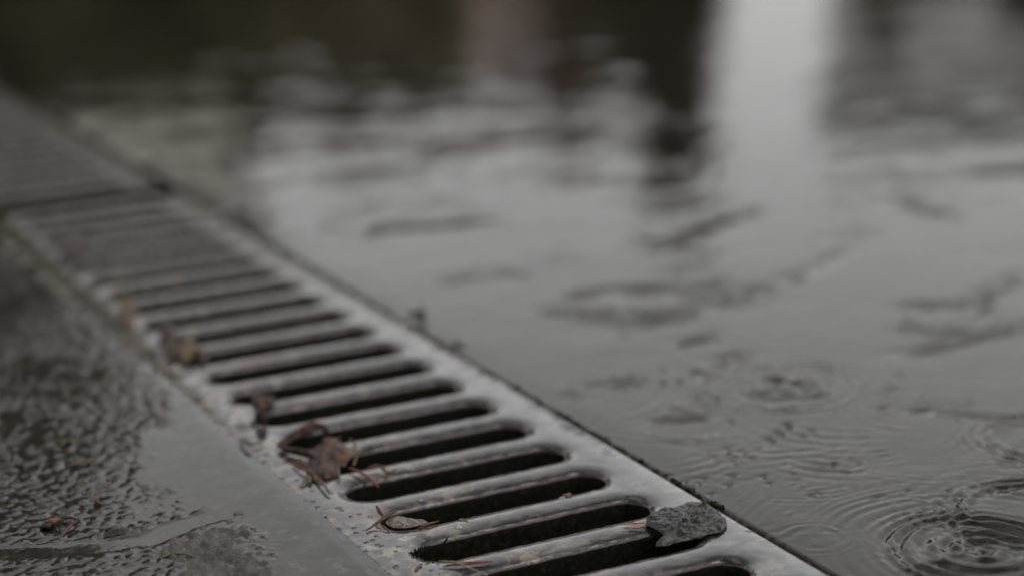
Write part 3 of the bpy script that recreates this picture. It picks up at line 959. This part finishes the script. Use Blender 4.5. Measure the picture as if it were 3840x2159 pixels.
ol = [cz2(*q, 0.0008) for q in ((520, 600), (600, 585), (665, 620), (700, 690), (660, 760), (590, 740), (540, 680))]
tag(flake('sodden_leaf', ol, M['brown'], thick=0.0007, lump=0.0020, freq=300, octs=3, dome=0.0012, seed=14, nper=90), 'folded rusty brown leaf on the bar in the tangle, right of the crumpled dark leaf', 'leaf')
ol = [g(*q, 0.0006) for q in ((940, 1500), (985, 1488), (1030, 1500), (1020, 1525), (975, 1535))]
tag(flake('dead_leaf', ol, M['leafbrown'], thick=0.0008, lump=0.0025, freq=220, dome=0.0016, seed=15, nper=80, ragged=0.1), 'small dark leaf scrap on a bar just beyond the leaf standing on edge', 'leaf')
for i, (a, b, c, m, lab) in enumerate((((1095, 1742), (1150, 1760), (1210, 1800), 'darkred', 'dark red needle sticking out of the left foot of the tangle'), ((1290, 1740), (1330, 1705), (1385, 1690), 'brown', 'brown twig crossing the bar beyond the hooked stem'),
                                       ((1180, 1790), (1215, 1815), (1235, 1850), 'tan', 'tan stalk bent down from the tangle toward the slot tip'), ((900, 1650), (935, 1662), (985, 1660), 'brown', 'brown stalk on the margin left of the curled leaf'))):
    tag(tube('dry_stalk', [g(*a, 0.0006), g(*b, 0.0018), g(*c, 0.0008)], [0.0003, 0.0006, 0.0003], M[m]), lab, 'stalk', T)

# bits on the asphalt
def r1(x, y, z=0.0):
    return g(x / 1.6855, 1300 + y / 1.6855, z)


husk = bpy.data.objects.new('seed_husk', None)
C.objects.link(husk)
hq = r1(365, 1110)
husk.location = up(hq, 0.0)
tag(husk, 'split black seed husk with orange inside lying on the wet asphalt', 'seed husk')


def husk_part(name, pts, rad, m, flat):
    o = tube(name, [np.array(p) - np.array(hq) for p in pts], rad, m, flat=flat)
    o.parent = husk
    return o


husk_part('shell', [r1(255, 1135, 0.0008), r1(300, 1118, 0.0016), r1(345, 1112, 0.0010)], [0.0006, 0.0024, 0.0006], M['dark'], 0.6)
husk_part('shell', [r1(370, 1078, 0.0026), r1(420, 1070, 0.0024), r1(485, 1085, 0.0010)], [0.0008, 0.0016, 0.0004], M['dark'], 0.5)
husk_part('kernel', [r1(290, 1100, 0.0030), r1(330, 1090, 0.0032), r1(385, 1082, 0.0024)], [0.0003, 0.0008, 0.0003], M['orange'], 0.6)
tag(tube('dry_twig', [r1(372, 1225, 0.0002), r1(410, 1170, 0.0009), r1(455, 1120, 0.0016), r1(490, 1098, 0.0014)], [0.0008, 0.0006, 0.0005, 0.0003], M['brown'], wob=0.12), 'short brown twig leaning against the split seed husk', 'twig')
tag(lump('bark_crumb', r1(735, 1185, 0.0002), (0.0036, 0.0022, 0.0016), M['dark'], 4, 0.5, 5), 'black bark crumb on the asphalt right of the seed husk', 'bark crumb', 'dark crumbs on the asphalt')
tag(tube('curled_chip', [r1(655, 995, 0.0002), r1(612, 975, 0.0014), r1(605, 930, 0.0022), r1(640, 900, 0.0018)], [0.0005, 0.0009, 0.0009, 0.0004], M['brown'], flat=0.7), 'curled brown chip on the asphalt behind the black bark crumb', 'chip')
tag(tube('pine_needle', [r1(1015, 1335, 0.0006), r1(1075, 1310, 0.0013), r1(1150, 1305, 0.0015), r1(1220, 1320, 0.0012), r1(1265, 1345, 0.0006)], [0.0003, 0.0004, 0.0004, 0.0004, 0.0003], M['tan']), 'arched tan pine needle over the wet asphalt bumps at the bottom left', 'needle')
for (x, y, s, lab) in ((275, 350, 1.5, 'dark pebble at the left, farthest of the crumbs on the asphalt'), (75, 800, 1.2, 'dark crumb at the left picture edge on the asphalt'), (610, 655, 0.8, 'small dark crumb between the far pebble and the puddle'),
                       (150, 750, 0.7, 'small brown crumb beside the dark crumb at the picture edge'), (1505, 1068, 0.9, 'flat dark stone just breaking the smooth puddle surface'), (790, 1262, 0.6, 'small dark grain in the water below the black bark crumb')):
    tag(lump('bark_crumb', r1(x, y, -0.0003), (0.0026 * s, 0.0022 * s, 0.0013 * s), M['grit'], int(x), 0.5, 5), lab, 'crumb', 'dark crumbs on the asphalt')
for pts, lab in ((((385, 620), (420, 590), (480, 610)), 'dull olive bud lying on the asphalt, blurred'), (((450, 745), (530, 725), (605, 710)), 'tan leaf stalk lying on the asphalt below the olive bud')):
    tag(tube('leaf_stalk', [r1(x, y, 0.0008) for x, y in pts], [0.0008, 0.0012, 0.0004], M['tan' if 'tan' in lab else 'green'], flat=0.7), lab, 'stalk')

# dirt and moss packed in the joint along the paving
sp = []
jr = random.Random(12)
for i in range(480):
    y = jr.uniform(-0.1, 1.25)
    dens = 0.5 + 0.5 * float(fbm(np.array([y * 14]), np.array([0.3]), 5, 3)[0]) * 2
    x = XS + 0.0009 + (GAPX - XS) * jr.uniform(0.1, 0.75)
    if 0.04 < y < 0.55 and jr.random() < 0.55:
        sp.append((GAPX + jr.uniform(-0.0012, 0.0016) * (0.6 + dens), y, -0.0014, 0.0009))
        continue
    sp.append((x, y, -0.0040 + 0.0016 * dens + (0.0012 if 0.08 < y else 0), 0.0012))
moss('moss', sp, 7000, 0.0017, M['mossy'], 8, 'dark moss and dirt packed in the joint between the grate and the paving')
for i, (x, y, s, lab) in enumerate(((2254, 1652, 1.4, 'dark clod of dirt in the joint, midway up the picture'), (2330, 1690, 1.0, 'dark dirt clod in the joint just below the larger clod'), (1560, 1185, 1.6, 'blurred dirt clod in the joint under the upright splinter'),
                       (2690, 1895, 0.9, 'small clod of dirt in the joint at the corner of the bark flake'), (1720, 1300, 1.3, 'blurred dirt clod in the joint below the upright splinter'))):
    tag(lump('dirt_clod', g(x, y, -0.0014), (0.0017 * s, 0.0034 * s, 0.0009 * s), M['mossy'], 40 + i, 0.5, 6), lab, 'clod', 'clods of dirt in the joint')
q = g(1586, 1195)
tag(tube('bark_splinter', [up(q, -0.001), up(q, 0.003), up(q, 0.0062)], [0.0012, 0.0012, 0.0003], M['dark'], wob=0.15), 'blurred dark splinter standing upright beside the joint', 'splinter')

# ------------------------------------------------------------------ what the water mirrors: trees and houses across the square
def leafmat(name, c1, c2):
    w = NT(name)
    return w.principled(w.mix(w.ramp(w.noise(1.6, 3), 0.35, 0.65), c1, c2), 0.9, spec=0.0)


MT = {'dark': leafmat('evergreen_leaves', (0.024, 0.0215, 0.009), (0.050, 0.044, 0.020)), 'mid': leafmat('olive_leaves', (0.055, 0.047, 0.022), (0.095, 0.080, 0.042)),
      'red': leafmat('copper_leaves', (0.075, 0.052, 0.036), (0.11, 0.080, 0.058)), 'trunk': leafmat('tree_bark', (0.040, 0.030, 0.022), (0.070, 0.055, 0.042)),
      'wall': leafmat('grey_render', (0.56, 0.525, 0.475), (0.66, 0.62, 0.565)), 'stone': leafmat('grey_stone', (0.46, 0.46, 0.45), (0.56, 0.56, 0.55)), 'brick': leafmat('brown_brick', (0.17, 0.13, 0.10), (0.23, 0.18, 0.14)),
      'roof': leafmat('slate', (0.05, 0.05, 0.05), (0.07, 0.068, 0.066)), 'pinkwall': leafmat('pale_blind', (0.75, 0.62, 0.64), (0.8, 0.68, 0.7)), 'glass': leafmat('dark_pane', (0.03, 0.03, 0.035), (0.04, 0.04, 0.045))}


def spot(px, dist):
    """a place on the square, seen past the photograph's column px, dist metres away"""
    a = math.atan((px - 1920) / FPX * 1.0)
    h = -YAW + a
    return Vector((CAM[0] + math.sin(h) * dist, CAM[1] + math.cos(h) * dist, -0.0035))


def tree(px, dist, elev_top, width, mat, label, cat, trunk_share=0.2, shape='round', n=2600, seed=0, group='trees across the square', name='broadleaf_tree'):
    r = random.Random(seed)
    base = spot(px, dist)
    H = math.tan(math.radians(elev_top)) * dist + CAM[2]
    root = bpy.data.objects.new(name, None)
    C.objects.link(root)
    root.location = base
    tag(root, label, cat, group)
    tube_o = tube('trunk', [(0, 0, 0), (0.03 * H, 0, H * 0.35), (0, 0.02 * H, H * 0.8)], [0.045 * H, 0.03 * H, 0.008 * H], MT['trunk'])
    tube_o.parent = root
    bm = bmesh.new()
    lobes = []
    for i in range(60 if shape == 'cone' else 26):
        t = (i + r.random()) / 60 if shape == 'cone' else r.random()
        z = H * (trunk_share + (1 - trunk_share) * t)
        if shape == 'cone':
            rad = width / 2 * min(1, (1 - t) * 2.2 + 0.25)
        else:
            rad = width / 2 * math.sqrt(max(0.05, 1 - (2 * t - 0.9) ** 2))
        a = r.uniform(0, 6.28)
        d = rad * r.uniform(0.2, 0.75)
        lobes.append((d * math.cos(a), d * math.sin(a), z, max(0.18, rad * r.uniform(0.30, 0.5))))
    for i in range(int(n * 1.6)):
        x, y, z, q = r.choice(lobes)
        v = Vector((r.gauss(0, 1), r.gauss(0, 1), r.gauss(0, 1))).normalized() * q * r.random() ** 0.4
        c = Vector((x, y, min(z, H - q * 0.6))) + v
        if c.z > H or c.z < H * trunk_share * 0.7:
            continue
        s = width * r.uniform(0.022, 0.050) + 0.03
        u = Vector((r.gauss(0, 1), r.gauss(0, 1), r.gauss(0, 1))).normalized()
        w = u.orthogonal().normalized()
        bm.faces.new([bm.verts.new(c + u * s), bm.verts.new(c + w * s * 0.8), bm.verts.new(c - u * s), bm.verts.new(c - w * s * 0.8)])
    me = bpy.data.meshes.new('crown'); bm.to_mesh(me); bm.free()
    o = link('crown', me, MT[mat], smooth=False)
    o.parent = root
    return root


def box(bm, x0, x1, y0, y1, z0, z1):
    v = [bm.verts.new(p) for p in ((x0, y0, z0), (x1, y0, z0), (x1, y1, z0), (x0, y1, z0), (x0, y0, z1), (x1, y0, z1), (x1, y1, z1), (x0, y1, z1))]
    for f in ((0, 3, 2, 1), (4, 5, 6, 7), (0, 1, 5, 4), (1, 2, 6, 5), (2, 3, 7, 6), (3, 0, 4, 7)):
        bm.faces.new([v[i] for i in f])


def house(px, dist, width, depth, eaves, ridge, wallmat, label, windows, name='house'):
    base = spot(px, dist)
    root = bpy.data.objects.new(name, None)
    C.objects.link(root)
    root.location = base
    d = base - Vector((CAM[0], CAM[1], 0))
    root.rotation_euler.z = math.atan2(d.y, d.x) - math.pi / 2
    tag(root, label, 'house', 'houses across the square')
    bm = bmesh.new(); box(bm, -width / 2, width / 2, 0, depth, 0, eaves)
    me = bpy.data.meshes.new('wall'); bm.to_mesh(me); bm.free()
    link('wall', me, MT[wallmat], root, smooth=False)
    bm = bmesh.new()
    e = 0.3
    a = [bm.verts.new(p) for p in ((-width / 2 - e, -e, eaves + .003), (width / 2 + e, -e, eaves + .003), (width / 2 + e, depth + e, eaves + .003), (-width / 2 - e, depth + e, eaves + .003), (-width / 2 - e, depth / 2, ridge), (width / 2 + e, depth / 2, ridge))]
    for f in ((0, 1, 5, 4), (2, 3, 4, 5), (0, 4, 3), (1, 2, 5), (3, 2, 1, 0)):
        bm.faces.new([a[i] for i in f])
    me = bpy.data.meshes.new('roof'); bm.to_mesh(me); bm.free()
    link('roof', me, MT['roof'], root, smooth=False)
    for (x, z, w, h, m) in windows:
        bm = bmesh.new(); box(bm, x - w / 2 - .08, x + w / 2 + .08, -0.05, -0.002, z - .08, z + h + .08)
        me = bpy.data.meshes.new('window'); bm.to_mesh(me); bm.free()
        fr = link('window', me, MT['wall'], root, smooth=False)
        bm = bmesh.new(); box(bm, x - w / 2, x + w / 2, -0.06, -0.052, z, z + h)
        me = bpy.data.meshes.new('pane'); bm.to_mesh(me); bm.free()
        link('pane', me, MT[m], fr, smooth=False)
    return root


tree(2560, 20, 12.3, 1.2, 'dark', 'slim dark conifer mirrored as a dark column in the water', 'conifer', 0.02, 'cone', 8000, 1, name='conifer_tree')
tree(2480, 24, 9.4, 2.6, 'dark', 'round dark tree mirrored beside the slim conifer', 'tree', 0.15, seed=2)
tree(300, 22, 9.0, 4.2, 'dark', 'broad dark evergreen mirrored at the upper left', 'tree', 0.05, n=4200, seed=3)
tree(-250, 20, 9.6, 4.2, 'dark', 'dark evergreen mirrored just outside the upper left corner', 'tree', 0.05, n=4200, seed=4)
tree(960, 26, 10.2, 2.4, 'mid', 'olive tree mirrored left of the copper leaved tree', 'tree', 0.1, seed=5)
tree(1600, 27, 10.4, 2.0, 'mid', 'olive tree mirrored in front of the brick house', 'tree', 0.1, seed=6)
tree(3380, 30, 8.2, 2.6, 'mid', 'small olive tree mirrored at the upper right', 'tree', 0.1, seed=8)
tree(3800, 30, 7.9, 3.0, 'dark', 'dark tree mirrored in the upper right corner', 'tree', 0.1, seed=9)
tree(1150, 34, 9.8, 3.0, 'red', 'copper leaved tree mirrored at the top centre left', 'tree', 0.1, seed=10)
house(1960, 42, 5.2, 6, 7.2, 8.5, 'brick', 'brown brick house with a pale pink blind, mirrored at the top centre', [(-0.1, 5.9, 1.2, 0.9, 'pinkwall'), (-1.8, 5.2, 0.8, 1.0, 'glass'), (1.7, 5.2, 0.8, 1.0, 'glass')])
house(-250, 40, 12.5, 8, 9.4, 11.6, 'wall', 'grey rendered house mirrored along the left side', [(-3, 4.5, 1.2, 1.4, 'glass'), (0.5, 4.5, 1.2, 1.4, 'glass'), (4, 4.5, 1.2, 1.4, 'glass')])

for i, (px, d, e, wd, m) in enumerate(((4400, 30, 10.4, 4.5, 'dark'), (5100, 28, 11.2, 4.5, 'dark'), (5900, 28, 11.0, 5.0, 'dark'), (6900, 28, 9.5, 5.0, 'dark'), (8400, 28, 9.5, 6.0, 'dark'), (-1100, 24, 11.0, 5.0, 'dark'), (-2200, 24, 11.0, 5.0, 'dark'))):
    tree(px, d, e, wd, m, 'dark evergreen out of the picture, mirrored only in the ripples', 'tree', 0.05, n=3000, seed=30 + i)

house(1300, 46, 11, 7, 7.8, 9.2, 'brick', 'long brown house mirrored behind the olive trees at the top centre left', [(-3, 5.0, 1.2, 1.0, 'glass'), (3, 5.0, 1.2, 1.0, 'glass')])
house(3790, 44, 7.5, 7, 7.8, 9.4, 'stone', 'grey house mirrored at the upper right', [(-2, 4.6, 1.2, 1.2, 'glass'), (1.6, 4.6, 1.2, 1.2, 'glass')])
tree(1330, 30, 10.8, 2.6, 'mid', 'olive tree mirrored between the copper tree and the brick house', 'tree', 0.1, n=3600, seed=51)
tree(2150, 30, 10.8, 2.8, 'red', 'copper leaved tree mirrored left of the slim conifer', 'tree', 0.1, n=3600, seed=52)
tree(700, 27, 9.4, 2.6, 'mid', 'olive tree mirrored beside the grey rendered house', 'tree', 0.1, n=3600, seed=53)
tree(-750, 14, 21.5, 5.4, 'mid', 'tall broadleaf tree mirrored in the wet asphalt on the left', 'tree', 0.58, n=6500, seed=60)

# unseen pine suggested by the needles, added to block overhead sky and darken ripples
pr_ = random.Random(77)
pine = bpy.data.objects.new('unseen_pine', None)
C.objects.link(pine)
pine.location = Vector((CAM[0] - FW[0] * 3.0 - 0.4, CAM[1] - FW[1] * 3.0, -0.0035))
tag(pine, 'big unseen pine added over the drain to block the overhead sky, mirrored only in the ripples', 'pine')
tr_ = tube('trunk', [(0, 0, 0), (0.05, 0.05, 2.5), (0.1, 0.1, 7.0)], [0.22, 0.17, 0.05], MT['trunk'])
tr_.parent = pine
bm = bmesh.new()
bough = []
for i in range(34):
    a = pr_.uniform(0, 6.28)
    d = 4.6 * math.sqrt(pr_.random())
    bough.append((d * math.cos(a) + 1.3, d * math.sin(a) + 2.6, pr_.uniform(3.4, 6.0) - 0.10 * d, pr_.uniform(0.6, 1.1)))
for i in range(9000):
    x, y, z, q = pr_.choice(bough)
    c = Vector((x, y, z)) + Vector((pr_.gauss(0, 1) * q, pr_.gauss(0, 1) * q, pr_.gauss(0, 0.3) * q)) * 0.7
    sz = pr_.uniform(0.07, 0.16)
    u = Vector((pr_.gauss(0, 1), pr_.gauss(0, 1), pr_.gauss(0, 0.6))).normalized()
    w = u.orthogonal().normalized()
    bm.faces.new([bm.verts.new(c + u * sz), bm.verts.new(c + w * sz * 0.8), bm.verts.new(c - u * sz), bm.verts.new(c - w * sz * 0.8)])
me = bpy.data.meshes.new('crown'); bm.to_mesh(me); bm.free()
o = link('crown', me, MT['dark'], smooth=False)
o.parent = pine
